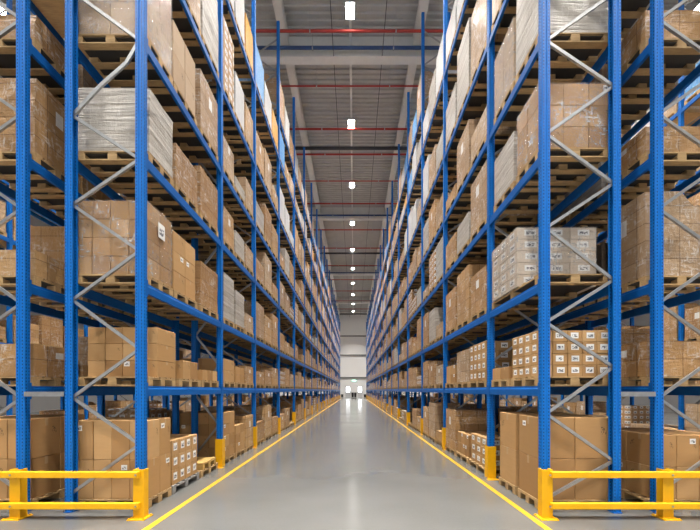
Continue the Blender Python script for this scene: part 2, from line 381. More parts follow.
add_box(bm, (.2, -.055, .08), (.36, -.05, .42)); bar_bm(bm, (-.4, -.053, .25), (-.2, -.053, .25), .05, .005); bar_bm(bm, (-.28, -.053, .33), (-.19, -.053, .25), .04, .005); bar_bm(bm, (-.28, -.053, .17), (-.19, -.053, .25), .04, .005)
bar_bm(bm, (0, -.053, .22), (.06, -.053, .36), .07, .005); bar_bm(bm, (0, -.053, .22), (-.08, -.053, .1), .04, .005); bar_bm(bm, (0, -.053, .22), (.08, -.053, .1), .04, .005); add_box(bm, (.05, -.055, .37), (.1, -.05, .43))
ob('pictogram', finish(bm, 'pictogram', M['exitwhite']), (0, 0, 0), t)
for i, (x, y, lb) in enumerate(((-.32, WALLY - .75, 'black wheeled bin between the two end doors, beside the first door'), (.32, WALLY - .75, 'black wheeled bin between the two end doors, beside the second door'),
                                (-2.75, WALLY - 1.2, 'low black bin against the end wall where the left rack stops'), (2.55, WALLY - 1.2, 'low black bin against the end wall where the right rack stops'))):
    hh = 1.15 if i < 2 else .75
    t = ob('wheeled_bin', None, (x, y, 0), label=lb, category='bin', group='bins at the end wall')
    bm = bmesh.new(); v = add_box(bm, (-.24, -.26, .1), (.24, .26, hh)); 
    for q in v:
        if q.co.z > .5: q.co.x *= 1.18; q.co.y *= 1.18
    ob('body', finish(bm, 'body', M['bin'], .02), (0, 0, 0), t)
    bm = bmesh.new(); v = add_box(bm, (-.31, -.34, hh), (.31, .33, hh + .07)); ob('lid', finish(bm, 'lid', M['bin'], .015), (0, 0, 0), t)
    for s in (-1, 1):
        bm = bmesh.new(); cyl_bm(bm, (-.03, 0, 0), (.03, 0, 0), .1); ob('wheel', finish(bm, 'wheel', M['bin']), (s * .2, .2, .1), t)

# ------------------------------------------------------------------ racks
def post_mesh(t):
    k = ('post', t)
    if k not in CACHE:
        pr = [(0, .012), (-.012, 0), (-.045, 0), (-.05, .008), (-.072, .008), (-.077, 0), (-.12, 0), (-.12, .02), (-.02, .02), (-.02, .08), (-.12, .08), (-.12, .1), (-.077, .1), (-.072, .092), (-.05, .092), (-.045, .1), (-.012, .1), (0, .088)]
        CACHE[k] = prism([(t * x, y) for x, y in pr], 0, TOP, 'post', M['post'])
    return CACHE[k]
def brace_mesh(dx, dz):
    k = ('brace', round(dx, 3), round(dz, 3))
    if k not in CACHE:
        bm = bmesh.new(); chan_bm(bm, (0, 0, 0), (dx, 0, dz), .043, .03)
        for p in ((0, 0, 0), (dx, 0, dz)): cyl_bm(bm, (p[0], -.012, p[2]), (p[0], 0, p[2]), .014, 8)
        CACHE[k] = finish(bm, 'brace', M['galv'])
    return CACHE[k]
def beam_mesh(L):
    k = ('beam', round(L, 3))
    if k not in CACHE:
        bm = bmesh.new()
        pr = [(-.025, -.15), (.025, -.15), (.025, -.045), (.012, -.03), (.012, 0), (-.025, 0)]   # box section with the stepped top edge
        A = [bm.verts.new((x, 0, z)) for x, z in pr]; B = [bm.verts.new((x, L, z)) for x, z in pr]
        for i in range(6): bm.faces.new((A[i], A[(i+1) % 6], B[(i+1) % 6], B[i]))
        bm.faces.new(A); bm.faces.new(B)
        CACHE[k] = finish(bm, 'beam', M['beam'])
    return CACHE[k]
CONN = None
def conn_mesh():
    global CONN
    if CONN is None:
        bm = bmesh.new(); add_box(bm, (-.03, -.004, -.2), (.032, .012, .05)); add_box(bm, (.026, -.05, -.2), (.034, .004, .05)); CONN = finish(bm, 'connector', M['beam'], .002)
    return CONN

def frame(rack, s, xa, y, detail, depth=FW, start=0, heights=None, extra=None, bent=False):
    """an upright frame: s = +1 when the aisle lies towards +x"""
    f = ob('upright_frame', None, (xa, y, 0), rack)
    ob('post', post_mesh(s), (0, 0, .012), f); ob('post', post_mesh(-s), (-s * depth, 0, .012), f)
    for x in (-s * .06, -s * (depth - .06)): ob('foot_plate', box_mesh(.13, .12, .012, M['beam'], .003), (x, .05, 0), f)
    if extra: ob('post', post_mesh(-s), (-s * extra, 0, .012), f); ob('foot_plate', box_mesh(.13, .12, .012, M['beam'], .003), (-s * (extra - .06), .05, 0), f)
    xf, xr = -s * .085, -s * ((extra or depth) - .085)
    hs = heights or [.28 + .705 * i for i in range(24)]
    bm = bmesh.new()
    for i in range(len(hs) - 1):
        a, b = (xr, xf) if (i + start) % 2 == 0 else (xf, xr)
        dz = hs[i + 1] - hs[i]
        if bent and i == bent:
            b2 = bmesh.new(); mid = (a + (b - a) * .42, 0, dz * .40); mid2 = (a + (b - a) * .80, 0, dz * .70)
            chan_bm(b2, (a, 0, 0), mid, .05, .026); chan_bm(b2, mid, mid2, .05, .026); chan_bm(b2, mid2, (b, 0, dz), .05, .026)
            ob('brace', finish(b2, 'brace', M['galv']), (0, .035, hs[i]), f, label='bent galvanised brace'); continue
        if detail: ob('brace', brace_mesh(b - a, dz), (a, .035, hs[i]), f)
        else: chan_bm(bm, (a, 0, hs[i]), (b, 0, hs[i + 1]), .05, .026)
    if detail: bm.free()
    else:
        k = ('lattice', s, depth, start)
        if k not in CACHE: CACHE[k] = finish(bm, 'lattice', M['galv'])
        else: bm.free()
        ob('bracing_lattice', CACHE[k], (0, .035, 0), f)
    return f

def make_rack(label, s, xa, ys, levels_of, near, hts=None, maxbeam=100, starts=0, bent=False, extra=None):
    rack = ob('pallet_rack', None, (0, 0, 0), label=label, category='rack', group='tall blue pallet racks')
    for i, y in enumerate(ys):
        frame(rack, s, xa, y, i < near, start=(starts if i == 0 else 0), heights=hts if i == 0 else None, bent=bent if i == 0 else False, extra=extra if i == 1 else None)
    cand = []
    for b in range(len(ys) - 1):
        for lv in levels_of(b):
            for rear in (0, 1): cand.append((b + rear * 3, b, lv, rear))
    cand.sort()
    rest = bmesh.new(); nrest = 0
    for n, (_, b, lv, rear) in enumerate(cand):
        L = ys[b + 1] - ys[b] - .1; x = xa - s * .032 if not rear else xa - s * (FW - .032)
        loc = (x, ys[b] + .1, LEV[lv])
        if n < maxbeam:
            o = ob('beam', beam_mesh(L), loc, rack)
            if (s > 0) == bool(rear): o.rotation_euler = (0, 0, math.pi); o.location = (x, ys[b] + .1 + L, LEV[lv])
            if b == 0 and not rear and maxbeam == 100 and ys is FR and lv in (1, 2):
                for q in ((.12,) if lv == 2 else (.1, 1.0)): ob('load_sign', box_mesh(.003, .13 if lv == 2 else .07, .1 if lv == 2 else .05, M['label'] if lv == 2 else M['wood'], 0), (-.027, q, -.125), o)
            if ys[b] < 11:
                for yy, r in ((0, 0), (L, 1)):
                    c = ob('beam_connector', conn_mesh(), (0, yy, 0), o)
                    if r: c.scale = (1, -1, 1)
        else:
            add_box(rest, (x - .025, loc[1], LEV[lv] - .15), (x + .025, loc[1] + L, LEV[lv])); nrest += 1
    if nrest: ob('beam', finish(rest, 'beam', M['beam']), (0, 0, 0), rack, kind='stuff')
    else: rest.free()
    return rack

hl = [.28, 1.0, 1.70, 2.42, 3.15, 3.88, 4.57, 5.25, 5.90, 7.02] + [7.75 + .7 * i for i in range(13)]
hr = [.20, .76, 1.46, 2.15, 2.81, 3.44, 4.21, 4.87, 5.60, 6.31, 6.98] + [7.68 + .7 * i for i in range(13)]
lva = lambda b: range(1, 7) if b < 3 else range(1, 8)
rackL = make_rack('long blue pallet rack along the left side of the aisle, one bent brace', +1, XL, FL, lva, 3, hl, bent=8, extra=.72)
rackR = make_rack('long blue pallet rack along the right side of the aisle', -1, XR, FR, lva, 3, hr, starts=1)
XBL, XBR = -4.87, 4.45
FB = [4.62, 7.35, 9.85] + [13.05 + 3.4 * i for i in range(9)]
FC = [4.62 + 3.1 * i for i in range(14)]
XCL, XCR = -11.9, 11.3
rackBL = make_rack('blue pallet rack standing back to back behind the left aisle rack', -1, XBL - FW, FB, lambda b: range(1, 7), 2, starts=0)
rackBR = make_rack('blue pallet rack standing back to back behind the right aisle rack', +1, XBR + FW, FB, lambda b: range(1, 7), 2, starts=0)
rackCL = make_rack('blue pallet rack beyond the aisle behind the left racks', +1, XCL, FC, lambda b: range(1, 7), 0, maxbeam=60)
rackCR = make_rack('blue pallet rack beyond the aisle behind the right racks', -1, XCR, FC, lambda b: range(1, 7), 0, maxbeam=60)
# row spacers between the back-to-back racks
for rk, x0, x1 in ((rackL, XBL, XL - FW), (rackR, XR + FW, XBR)):
    for y in FB[:3]:
        for z in (1.75, 8.6):
            bm = bmesh.new(); chan_bm(bm, (x0, 0, 0), (x1, 0, 0), .07, .03); ob('row_spacer', finish(bm, 'row_spacer', M['galv']), (0, y - .004, z), rk)

# guards
gp = None
def end_guard(xs, x0, x1, label, s):
    t = ob('end_guard_rail', None, ((x0 + x1) / 2, 4.40, 0), label=label, category='guard rail', group='yellow end guards')
    cx = (x0 + x1) / 2
    for x in xs:
        pr = [(-.075, 0), (.075, 0), (.075, .1), (.06, .1), (.06, .014), (-.06, .014), (-.06, .1), (-.075, .1)]
        p = ob('guard_post', CACHE.setdefault('gpost', prism(pr, .012, .69, 'guard_post', M['yellow'])), (x - cx, 0, 0), t)
        bm = bmesh.new(); add_box(bm, (-.12, -.07, 0), (.12, .135, .012))
        for a in (-.1, .1):
            for b in (-.05, .118): cyl_bm(bm, (a, b, .012), (a, b, .026), .012, 6)
        ob('base_plate', finish(bm, 'plate', M['yellow']), (0, 0, 0), p)
    for z in (.15, .585):
        bm = bmesh.new(); add_box(bm, (x0 - cx, -.06, 0), (x1 - cx, -.001, .088))
        r = finish(bm, 'rail', M['yellow'], .008); o = ob('rail', r, (0, 0, z), t)
        for x in xs:
            bm = bmesh.new(); cyl_bm(bm, (0, -.068, 0), (0, -.06, 0), .014, 6); ob('bolt', CACHE.setdefault('gbolt', finish(bm, 'bolt', M['galv'])), (x - cx, 0, .044), o)
end_guard((-3.03, -4.77, -6.5), -6.6, -3.0, 'yellow double-rail guard across the end of the left racks', 1)
end_guard((2.72, 4.42, 6.15), 2.75, 6.3, 'yellow double-rail guard across the end of the right racks', -1)
def col_guard_mesh(s):
    pr = [(.03, -.03), (-.135, -.03), (-.135, -.022), (-.09, -.022), (-.085, -.03 + .02), (-.06, -.01), (-.055, -.022), (.022, -.022), (.022, .13), (.03, .13)]
    return prism([(s * x, y) for x, y in pr], .01, .66, 'guard', M['yellow'])
for s, xa, ys, sd in ((1, XL, FL, 'left'), (-1, XR, FR, 'right')):
    gm = col_guard_mesh(s)
    for i, y in enumerate(ys[1:]):
        g = ob('post_guard', gm, (xa, y, 0), label='yellow post guard at the foot of the %s upright in the %s rack' % (ORD[i + 1], sd), category='post guard', group='yellow post guards')
        ob('base_plate', box_mesh(.24, .1, .01, M['yellow'], 0), (-s * .05, -.085, 0), g)

# ------------------------------------------------------------------ pallets
PD, PH = 1.12, .144
def pal_parts(W):
    """(name, box size, offset) of every board and block; depth runs along x"""
    out = []
    for k, w in ((-2, .13), (-1, .1), (0, .13), (1, .1), (2, .13)): out.append(('deck_board', (PD, w, .022), (0, k * (W - .13) / 4, .122)))
    for k in (-1, 0, 1):
        out.append(('cross_board', (.13, W, .022), (k * (PD - .13) / 2, 0, .1)))
        out.append(('bottom_board', (PD, .1, .022), (0, k * (W - .1) / 2, 0)))
        for j in (-1, 0, 1): out.append(('block', (.14, .1, .078), (j * (PD - .14) / 2, k * (W - .1) / 2, .022)))
    out.append(('shade_sheet', (PD - .02, W - .02, .004), (0, 0, .0955)))  # added dark sheet, stands in for the shade beneath the deck boards
    return out
def pallet(x, y, z, W, parts, mat, **props):
    """x, y: middle of the base"""
    if parts:
        t = ob('pallet', None, (x, y, z), **props)
        for n, d, o in pal_parts(W): ob(n, box_mesh(*d, M['deckshade'] if n == 'shade_sheet' else mat, .003 if d[2] > .01 else 0, n), o, t)
        return t
    k = ('pallet', round(W, 2), mat.name)
    if k not in CACHE:
        bm = bmesh.new()
        for n, d, o in pal_parts(W): add_box(bm, (o[0] - d[0] / 2, o[1] - d[1] / 2, o[2]), (o[0] + d[0] / 2, o[1] + d[1] / 2, o[2] + d[2]))
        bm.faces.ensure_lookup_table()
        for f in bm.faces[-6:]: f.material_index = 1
        CACHE[k] = finish(bm, 'pallet', [mat, M['deckshade']])
    return ob('pallet', CACHE[k], (x, y, z), **props)

# ------------------------------------------------------------------ loads
def block_mesh(D, W, H, kind, var):
    """one wrapped load seen as a whole: slightly slack faces, sometimes a lower step on top"""
    k = ('load', round(D, 2), round(W, 2), round(H, 2), kind, var)
    if k in CACHE: return CACHE[k]
    bm = bmesh.new(); n = 5
    add_box(bm, (-D / 2, -W / 2, 0), (D / 2, W / 2, H))
    bmesh.ops.subdivide_edges(bm, edges=bm.edges[:], cuts=n, use_grid_fill=True)
    rr = random.Random(hash((round(D*100), round(W*100), round(H*100), var)) & 0xffff); sd = Vector((rr.random() * 50, rr.random() * 50, rr.random() * 50))
    if var == 1 and H > .6:
        st = rr.uniform(.12, .25)
        for v in bm.verts:
            if v.co.z > H - .01 and v.co.x * (1 if rr.random() > -1 else 1) > D * .1: v.co.z -= st
    elif var == 2:
        for v in bm.verts:
            if v.co.z > H * .8: v.co.y *= .93
    for v in bm.verts:
        if v.co.z > .01: v.co += mnoise.noise_vector(v.co * 2.4 + sd) * .014
        v.co.x = max(-D / 2, min(D / 2, v.co.x)); v.co.y = max(-W / 2, min(W / 2, v.co.y))
    CACHE[k] = finish(bm, 'load', LM[kind])
    return CACHE[k]

def film_mesh(D, W, H):
    k = ('film', round(D, 2), round(W, 2), round(H, 2))
    if k not in CACHE:
        bm = bmesh.new(); add_box(bm, (-D / 2, -W / 2, .01), (D / 2, W / 2, H))
        bmesh.ops.delete(bm, geom=[f for f in bm.faces if abs(f.normal.z) > .5 and f.calc_center_median().z < H / 2], context='FACES')
        bmesh.ops.subdivide_edges(bm, edges=bm.edges[:], cuts=6, use_grid_fill=True)
        for v in bm.verts: v.co += mnoise.noise_vector(v.co * 3.1) * .004
        CACHE[k] = finish(bm, 'film', M['film'], smooth=False)
    return CACHE[k]
def label_on(parent, dx, dy, dz, s, face, w, h, u=0., v=.55):
    """paper label on the camera side (face 'f') or the aisle side (face 'a') of a carton dx x dy x dz"""
    if face == 'f': ob('label', box_mesh(w, .002, h, M['label'], 0), (u * dx, -dy / 2 - .0012, v * dz - h / 2), parent)
    else: ob('label', box_mesh(.002, w, h, M['label'], 0), (s * (dx / 2 + .0012), u * dy, v * dz - h / 2), parent)

TIER = ['bottom', 'second', 'third', 'fourth', 'fifth', 'sixth']
def stack(s, xa, y0, z, D, W, H, nx, ny, nz, loose, look, where, mat='carton', lab='', miss=()):
    """cartons nx into the rack, ny along the aisle, nz high, the aisle face at xa; the hidden core is left out"""
    dx, dy, dz = D / nx, W / ny, H / nz
    g = .006; me = box_mesh(dx - g, dy - g, dz - .003, M[mat], .006, 'carton')
    t = None
    if not loose:
        t = ob('wrapped_load', None, (xa - s * D / 2, y0 + W / 2, z), label='%s, %s' % (look, where), category='wrapped load', group='stretch-wrapped loads on pallets')
    for k in range(nz):
        for i in range(nx):
            for j in range(ny):
                if 0 < i < nx - 1 and 0 < j < ny - 1 and k < nz - 1: continue
                if (i, j, k) in miss: continue
                loc = (xa - s * dx * (i + .5) + R.uniform(-.003, .003), y0 + dy * (j + .5) + R.uniform(-.002, .002), z + dz * k)
                if loose:
                    lb = '%s carton, %s tier, %s from aisle, %s along, %s' % (look, 'top' if k == nz - 1 else TIER[k], ORD[i], ORD[j], where)
                    c = ob('carton', me, loc, label=lb, category='carton', group='loose cartons on pallets')
                else: c = ob('carton', me, (loc[0] - (xa - s * D / 2), loc[1] - (y0 + W / 2), dz * k), t)
                if lab == 'all':
                    if j == 0: label_on(c, dx - g, dy - g, dz, s, 'f', min(.2, dx * .52), dz * .5, R.uniform(-.05, .05))
                    if i == 0: label_on(c, dx - g, dy - g, dz, s, 'a', min(.2, dy * .5), dz * .5, R.uniform(-.05, .05))
                elif lab == 'few':
                    if j == 0 and R.random() < .28: label_on(c, dx - g, dy - g, dz, s, 'f', .09, .08, R.choice((-.25, .2)), .8)
                    if i == 0 and R.random() < .28: label_on(c, dx - g, dy - g, dz, s, 'a', .09, .08, R.choice((-.25, .2)), .8)
    if t is not None:
        ob('film', film_mesh(D + .012, W + .012, H + .008), (0, 0, 0), t)
        if lab == 'sheet':
            ob('label', box_mesh(.002, .17, .24, M['label'], 0), (s * (D / 2 + .012), .02, H * .62), t)
    return t

N_LOAD = [0]
def where_of(side, b, lv, p): return '%s rack, %s bay, %s, %s place' % (side, ORD[b], LVW[lv], ORD[p])
KW = {'brown': 'brown stretch-wrapped carton load', 'tan': 'tan stretch-wrapped carton load', 'labelled': 'load of white-labelled cartons', 'grey': 'grey-white stretch-wrapped load',
      'blue': 'blue wrapped load', 'orange': 'orange wrapped load', 'white': 'white wrapped load', 'dark': 'dark wrapped load'}
PGRP = 'wooden pallets in the racks'
def put_load(s, side, xa, b, lv, p, y0, W, H, kind, var, D=1.1, pal=True, parts=False, wood='wood'):
    z = LEV[lv] + .001
    xc = xa - s * (FW / 2)
    wh = where_of(side, b, lv, p)
    pallet(xc, y0 + W / 2, z, W, parts, M[wood], label='wooden pallet under %s load, %s' % (kind, wh), category='pallet', group=PGRP)
    if H > 0:
        ob('wrapped_load', block_mesh(D, W - .03, H, kind, var), (xc, y0 + W / 2, z + PH + .001), label='%s, %s' % (KW[kind], wh), category='wrapped load', group='stretch-wrapped loads on pallets')

MIX = {0: ['brown'] * 6 + ['tan', 'labelled'], 1: ['brown'] * 5 + ['tan', 'tan', 'labelled'], 2: ['brown'] * 5 + ['tan', 'tan', 'grey'], 3: ['brown'] * 4 + ['tan', 'tan', 'grey', 'grey', 'labelled'],
       4: ['brown'] * 4 + ['tan', 'tan', 'grey'], 5: ['brown'] * 3 + ['tan', 'tan', 'white', 'grey'], 6: ['tan', 'brown', 'white', 'white', 'orange', 'blue', 'grey', 'tan'], 7: ['tan', 'brown', 'white', 'white', 'blue', 'orange', 'tan']}
far_pal = []; far_load = {k: [] for k in LMF}
# the loads and pallets that show largest, as objects of their own: rack letter, bay.level.place
OWN_LOADS = set("""b0.0.0 b0.0.1 b0.0.2 b0.1.0 b0.1.1 b0.1.2 b0.2.0 b0.3.0 b0.3.2 b0.4.0 b0.4.1 b1.0.2 b1.1.1 b2.0.1 b3.0.1 e0.0.0 e0.1.0 e0.1.1 e0.2.0 e0.2.1 e0.2.2 e0.3.0 e0.3.1 e0.3.2
e0.4.0 e0.4.1 e2.0.2 e4.0.0 e5.0.0 l1.0.0 l1.0.1 l1.0.2 l1.1.0 l1.1.1 l1.1.2 l1.2.0 l1.2.1 l1.2.2 l1.3.0 l1.3.1 l1.3.2 l1.4.0 l1.4.1 l1.4.2 l1.5.0 l1.6.0 l1.6.1 l1.6.2
l2.0.0 l2.0.1 l2.0.2 l2.1.0 l2.1.1 l2.1.2 l2.2.0 l2.2.1 l2.2.2 l2.3.1 l2.3.2 l2.4.0 l2.4.1 l2.5.0 l2.5.1 l2.5.2 l2.6.0 l2.6.1 l2.6.2 l3.0.0 l3.0.1 l3.0.2 l3.1.0 l3.1.1
l3.1.2 l3.2.0 l3.2.1 l3.3.0 l3.3.1 l3.3.2 l3.4.0 l3.4.1 l3.4.2 l3.5.0 l3.5.1 l3.5.2 l3.6.0 l3.6.1 l3.6.2 l3.7.0 l3.7.1 l3.7.2 l4.0.0 l4.0.1 l4.0.2 l4.1.2 l4.2.0 l4.2.1
l4.2.2 l4.3.0 l4.3.1 l4.3.2 l4.4.0 l4.4.1 l4.5.0 l4.5.1 l4.5.2 l4.6.0 l4.6.1 l4.6.2 l4.7.0 l4.7.1 l4.7.2 l5.0.1 l5.0.2 l5.1.0 l5.1.2 l5.2.0 l5.2.2 l5.3.0 l5.3.2 l5.4.0
l5.4.2 l5.5.0 l5.5.1 l5.5.2 l5.6.0 l5.6.1 l5.7.1 l5.7.2 l6.2.2 l6.4.1 l6.5.0 l6.5.2 l6.7.0 l7.0.1 l7.1.0 l7.2.2 o1.0.2 o1.2.2 o10.0.1 o2.0.0 o2.0.1 o2.0.2 o2.2.2 o3.0.0
o3.0.1 o3.0.2 o4.0.1 o4.0.2 o5.0.0 o5.0.2 o5.2.2 o7.0.0 r1.0.1 r1.0.2 r1.1.1 r1.1.2 r1.2.0 r1.2.2 r1.3.0 r1.3.1 r1.3.2 r1.4.1 r1.4.2 r1.5.0 r1.5.1 r1.5.2 r1.6.1 r1.6.2
r2.0.0 r2.0.1 r2.0.2 r2.1.0 r2.1.1 r2.1.2 r2.2.0 r2.2.1 r2.2.2 r2.3.1 r2.3.2 r2.4.0 r2.4.1 r2.4.2 r2.5.0 r2.5.1 r2.5.2 r2.6.0 r2.6.1 r2.6.2 r3.0.0 r3.0.2 r3.1.0 r3.1.1
r3.1.2 r3.2.0 r3.2.1 r3.2.2 r3.3.0 r3.3.1 r3.4.0 r3.4.1 r3.4.2 r3.5.0 r3.5.1 r3.5.2 r3.6.0 r3.6.1 r3.6.2 r3.7.0 r3.7.1 r3.7.2 r4.0.0 r4.0.1 r4.0.2 r4.1.0 r4.1.1 r4.1.2
r4.2.1 r4.2.2 r4.3.0 r4.3.2 r4.4.0 r4.4.1 r4.4.2 r4.5.0 r4.5.1 r4.5.2 r4.6.0 r4.6.1 r4.6.2 r4.7.0 r4.7.1 r4.7.2 r5.0.0 r5.0.1 r5.1.1 r5.2.0 r5.2.1 r5.3.0 r5.3.1 r5.3.2
r5.4.0 r5.4.1 r5.5.1 r5.5.2 r5.6.0 r5.6.1 r5.6.2 r5.7.1 r5.7.2 r6.0.1 r6.1.2 r6.4.2 r6.6.2 r6.7.2 r7.0.2 r7.2.0 r7.5.0 r7.5.1 r7.5.2 r7.7.2 u1.2.2 u1.4.2 u1.6.2 u12.0.2
u2.0.2 u2.2.0 u2.2.1 u2.2.2 u3.0.1 u3.0.2 u3.4.1 u4.0.0 u4.0.2 u5.0.0 u5.0.1 u5.0.2 u6.0.0 u7.0.1 u8.0.0 u9.0.1""".split())
OWN_PALLETS = set("""b0.0.0 b0.1.0 b0.1.1 b0.2.0 b0.2.1 b0.2.2 b0.3.0 b0.3.1 b0.4.0 b0.4.1 b1.2.0 b1.2.1 b1.2.2 b2.2.0 b2.2.1 b2.2.2 e0.0.0 e0.1.0 e0.1.1 e0.2.0 e0.2.1 e0.2.2 e0.3.0 e0.3.1
e0.3.2 e0.4.0 e0.4.1 e0.5.1 e1.2.0 e1.2.1 e1.2.2 l1.0.0 l1.0.1 l1.0.2 l1.1.0 l1.1.1 l1.1.2 l1.2.0 l1.2.1 l1.2.2 l1.3.0 l1.3.1 l1.3.2 l1.4.0 l1.4.1 l1.4.2 l1.5.0 l1.5.1
l1.5.2 l1.6.0 l1.6.1 l1.6.2 l2.0.0 l2.0.1 l2.0.2 l2.1.0 l2.1.1 l2.1.2 l2.2.0 l2.2.1 l2.2.2 l2.3.0 l2.3.1 l2.3.2 l2.4.0 l2.4.1 l2.4.2 l2.5.0 l2.5.1 l2.5.2 l2.6.0 l2.6.1
l2.6.2 l3.0.1 l3.1.0 l3.1.1 l3.2.0 l3.2.1 l3.2.2 l3.3.0 l3.3.1 l3.3.2 l3.4.0 l3.4.1 l3.4.2 l3.5.0 l3.5.1 l3.5.2 l3.6.0 l3.6.1 l3.6.2 l3.7.0 l3.7.1 l3.7.2 l4.2.0 l4.2.1
l4.2.2 l4.3.0 l4.3.1 l4.3.2 l4.4.0 l4.4.1 l4.4.2 l4.5.0 l4.5.1 l4.5.2 l4.6.0 l4.6.1 l4.6.2 l4.7.0 l4.7.1 l4.7.2 l5.2.1 l5.3.0 l5.3.1 l5.3.2 l5.4.0 l5.4.1 l5.4.2 l5.5.0
l5.5.1 l5.5.2 l5.6.0 l5.6.1 l5.6.2 l5.7.0 l5.7.1 l5.7.2 l6.3.0 l6.3.2 l6.4.0 l6.4.1 l6.5.0 l6.5.1 l6.5.2 l6.6.0 l6.6.2 l6.7.0 l6.7.1 l6.7.2 l7.3.0 l7.4.0 l7.6.0 l8.3.0
o2.5.0 o2.5.1 o2.5.2 r1.0.1 r1.0.2 r1.1.1 r1.1.2 r1.2.0 r1.2.1 r1.2.2 r1.3.0 r1.3.1 r1.3.2 r1.4.0 r1.4.1 r1.4.2 r1.5.0 r1.5.1 r1.5.2 r1.6.1 r1.6.2 r2.0.0 r2.0.1 r2.0.2
r2.1.0 r2.1.1 r2.1.2 r2.2.0 r2.2.1 r2.2.2 r2.3.0 r2.3.1 r2.3.2 r2.4.0 r2.4.1 r2.4.2 r2.5.0 r2.5.1 r2.5.2 r2.6.0 r2.6.1 r2.6.2 r3.0.1 r3.0.2 r3.1.0 r3.1.1 r3.1.2 r3.2.0
r3.2.1 r3.2.2 r3.3.0 r3.3.1 r3.3.2 r3.4.0 r3.4.1 r3.4.2 r3.5.0 r3.5.1 r3.5.2 r3.6.0 r3.6.1 r3.6.2 r3.7.0 r3.7.1 r3.7.2 r4.2.0 r4.2.1 r4.2.2 r4.3.0 r4.3.1 r4.3.2 r4.4.0
r4.4.1 r4.4.2 r4.5.0 r4.5.1 r4.5.2 r4.6.0 r4.6.1 r4.6.2 r4.7.1 r4.7.2 r5.2.0 r5.2.1 r5.2.2 r5.3.0 r5.3.1 r5.4.0 r5.4.1 r5.4.2 r5.5.0 r5.5.1 r5.5.2 r5.6.0 r5.6.1 r5.6.2
r5.7.0 r5.7.1 r5.7.2 r6.3.0 r6.5.0 r6.5.1 r6.6.0 r6.6.2 r6.7.2 r7.3.0 r7.3.1 r7.5.0 r7.6.0 r7.6.1 r7.7.2 r8.3.0 r8.4.1 r8.5.1 u1.2.2 u1.5.2 u2.2.0 u2.3.0 u2.5.0 u2.5.1
u3.5.1""".split())
FIXED = {('left', 1, 2, 0): ('grey', 1.1), ('left', 1, 2, 1): ('grey', .9), ('left', 1, 3, 1): ('grey', .6), ('left', 1, 4, 0): ('tan', .9), ('left', 1, 5, 0): ('labelled', 1.9), ('left', 1, 6, 1): ('white', 1.3),
         ('left', 1, 6, 2): ('orange', 1.1), ('left', 2, 6, 0): ('blue', 1.4), ('left', 2, 6, 1): ('white', 1.2), ('left', 2, 6, 2): ('orange', 1.0), ('left', 3, 7, 0): ('tan', 1.7), ('left', 3, 6, 0): ('blue', 1.2),
         ('right', 1, 2, 0): ('brown', .9), ('right', 1, 3, 0): ('tan', 1.2), ('right', 1, 3, 1): ('grey', .7), ('right', 1, 4, 1): ('tan', 1.2), ('right', 2, 6, 0): ('white', 1.3), ('right', 2, 6, 1): ('grey', 1.2), ('right', 3, 7, 0): ('tan', 1.5), ('right', 3, 6, 1): ('white', 1.2),
         ('right', 1, 5, 0): ('tan', 1.5), ('right', 1, 5, 1): ('grey', 1.7)}
FIXED.update({('rear right', 0, 1, 0): ('brown', .55), ('rear right', 0, 2, 0): ('tan', 1.3), ('rear right', 0, 2, 1): ('dark', .9), ('rear right', 0, 3, 0): ('brown', .4), ('rear right', 0, 3, 1): ('grey', .5), ('rear right', 0, 4, 0): ('brown', .45), ('rear right', 0, 4, 1): ('tan', .5), ('rear right', 0, 0, 2): ('brown', 1.1),
              ('rear left', 0, 1, 0): ('brown', .5), ('rear left', 0, 1, 1): ('brown', .25), ('rear left', 0, 2, 0): ('brown', .4), ('rear left', 0, 2, 1): ('brown', 1.2), ('rear left', 0, 3, 0): ('brown', 1.15), ('rear left', 0, 3, 1): ('brown', 1.15), ('rear left', 0, 4, 0): ('brown', .4), ('rear left', 0, 4, 1): ('tan', .5)})
HAND = {('left', 1, 0, 0), ('left', 1, 0, 1), ('left', 1, 1, 0), ('left', 1, 1, 1), ('right', 1, 1, 2), ('right', 1, 0, 1), ('rear left', 0, 0, 0), ('rear left', 0, 0, 1), ('rear right', 0, 0, 0), ('rear right', 0, 0, 1)}
CODE = {'left': 'l', 'right': 'r', 'rear left': 'b', 'rear right': 'e', 'outer left': 'o', 'outer right': 'u'}
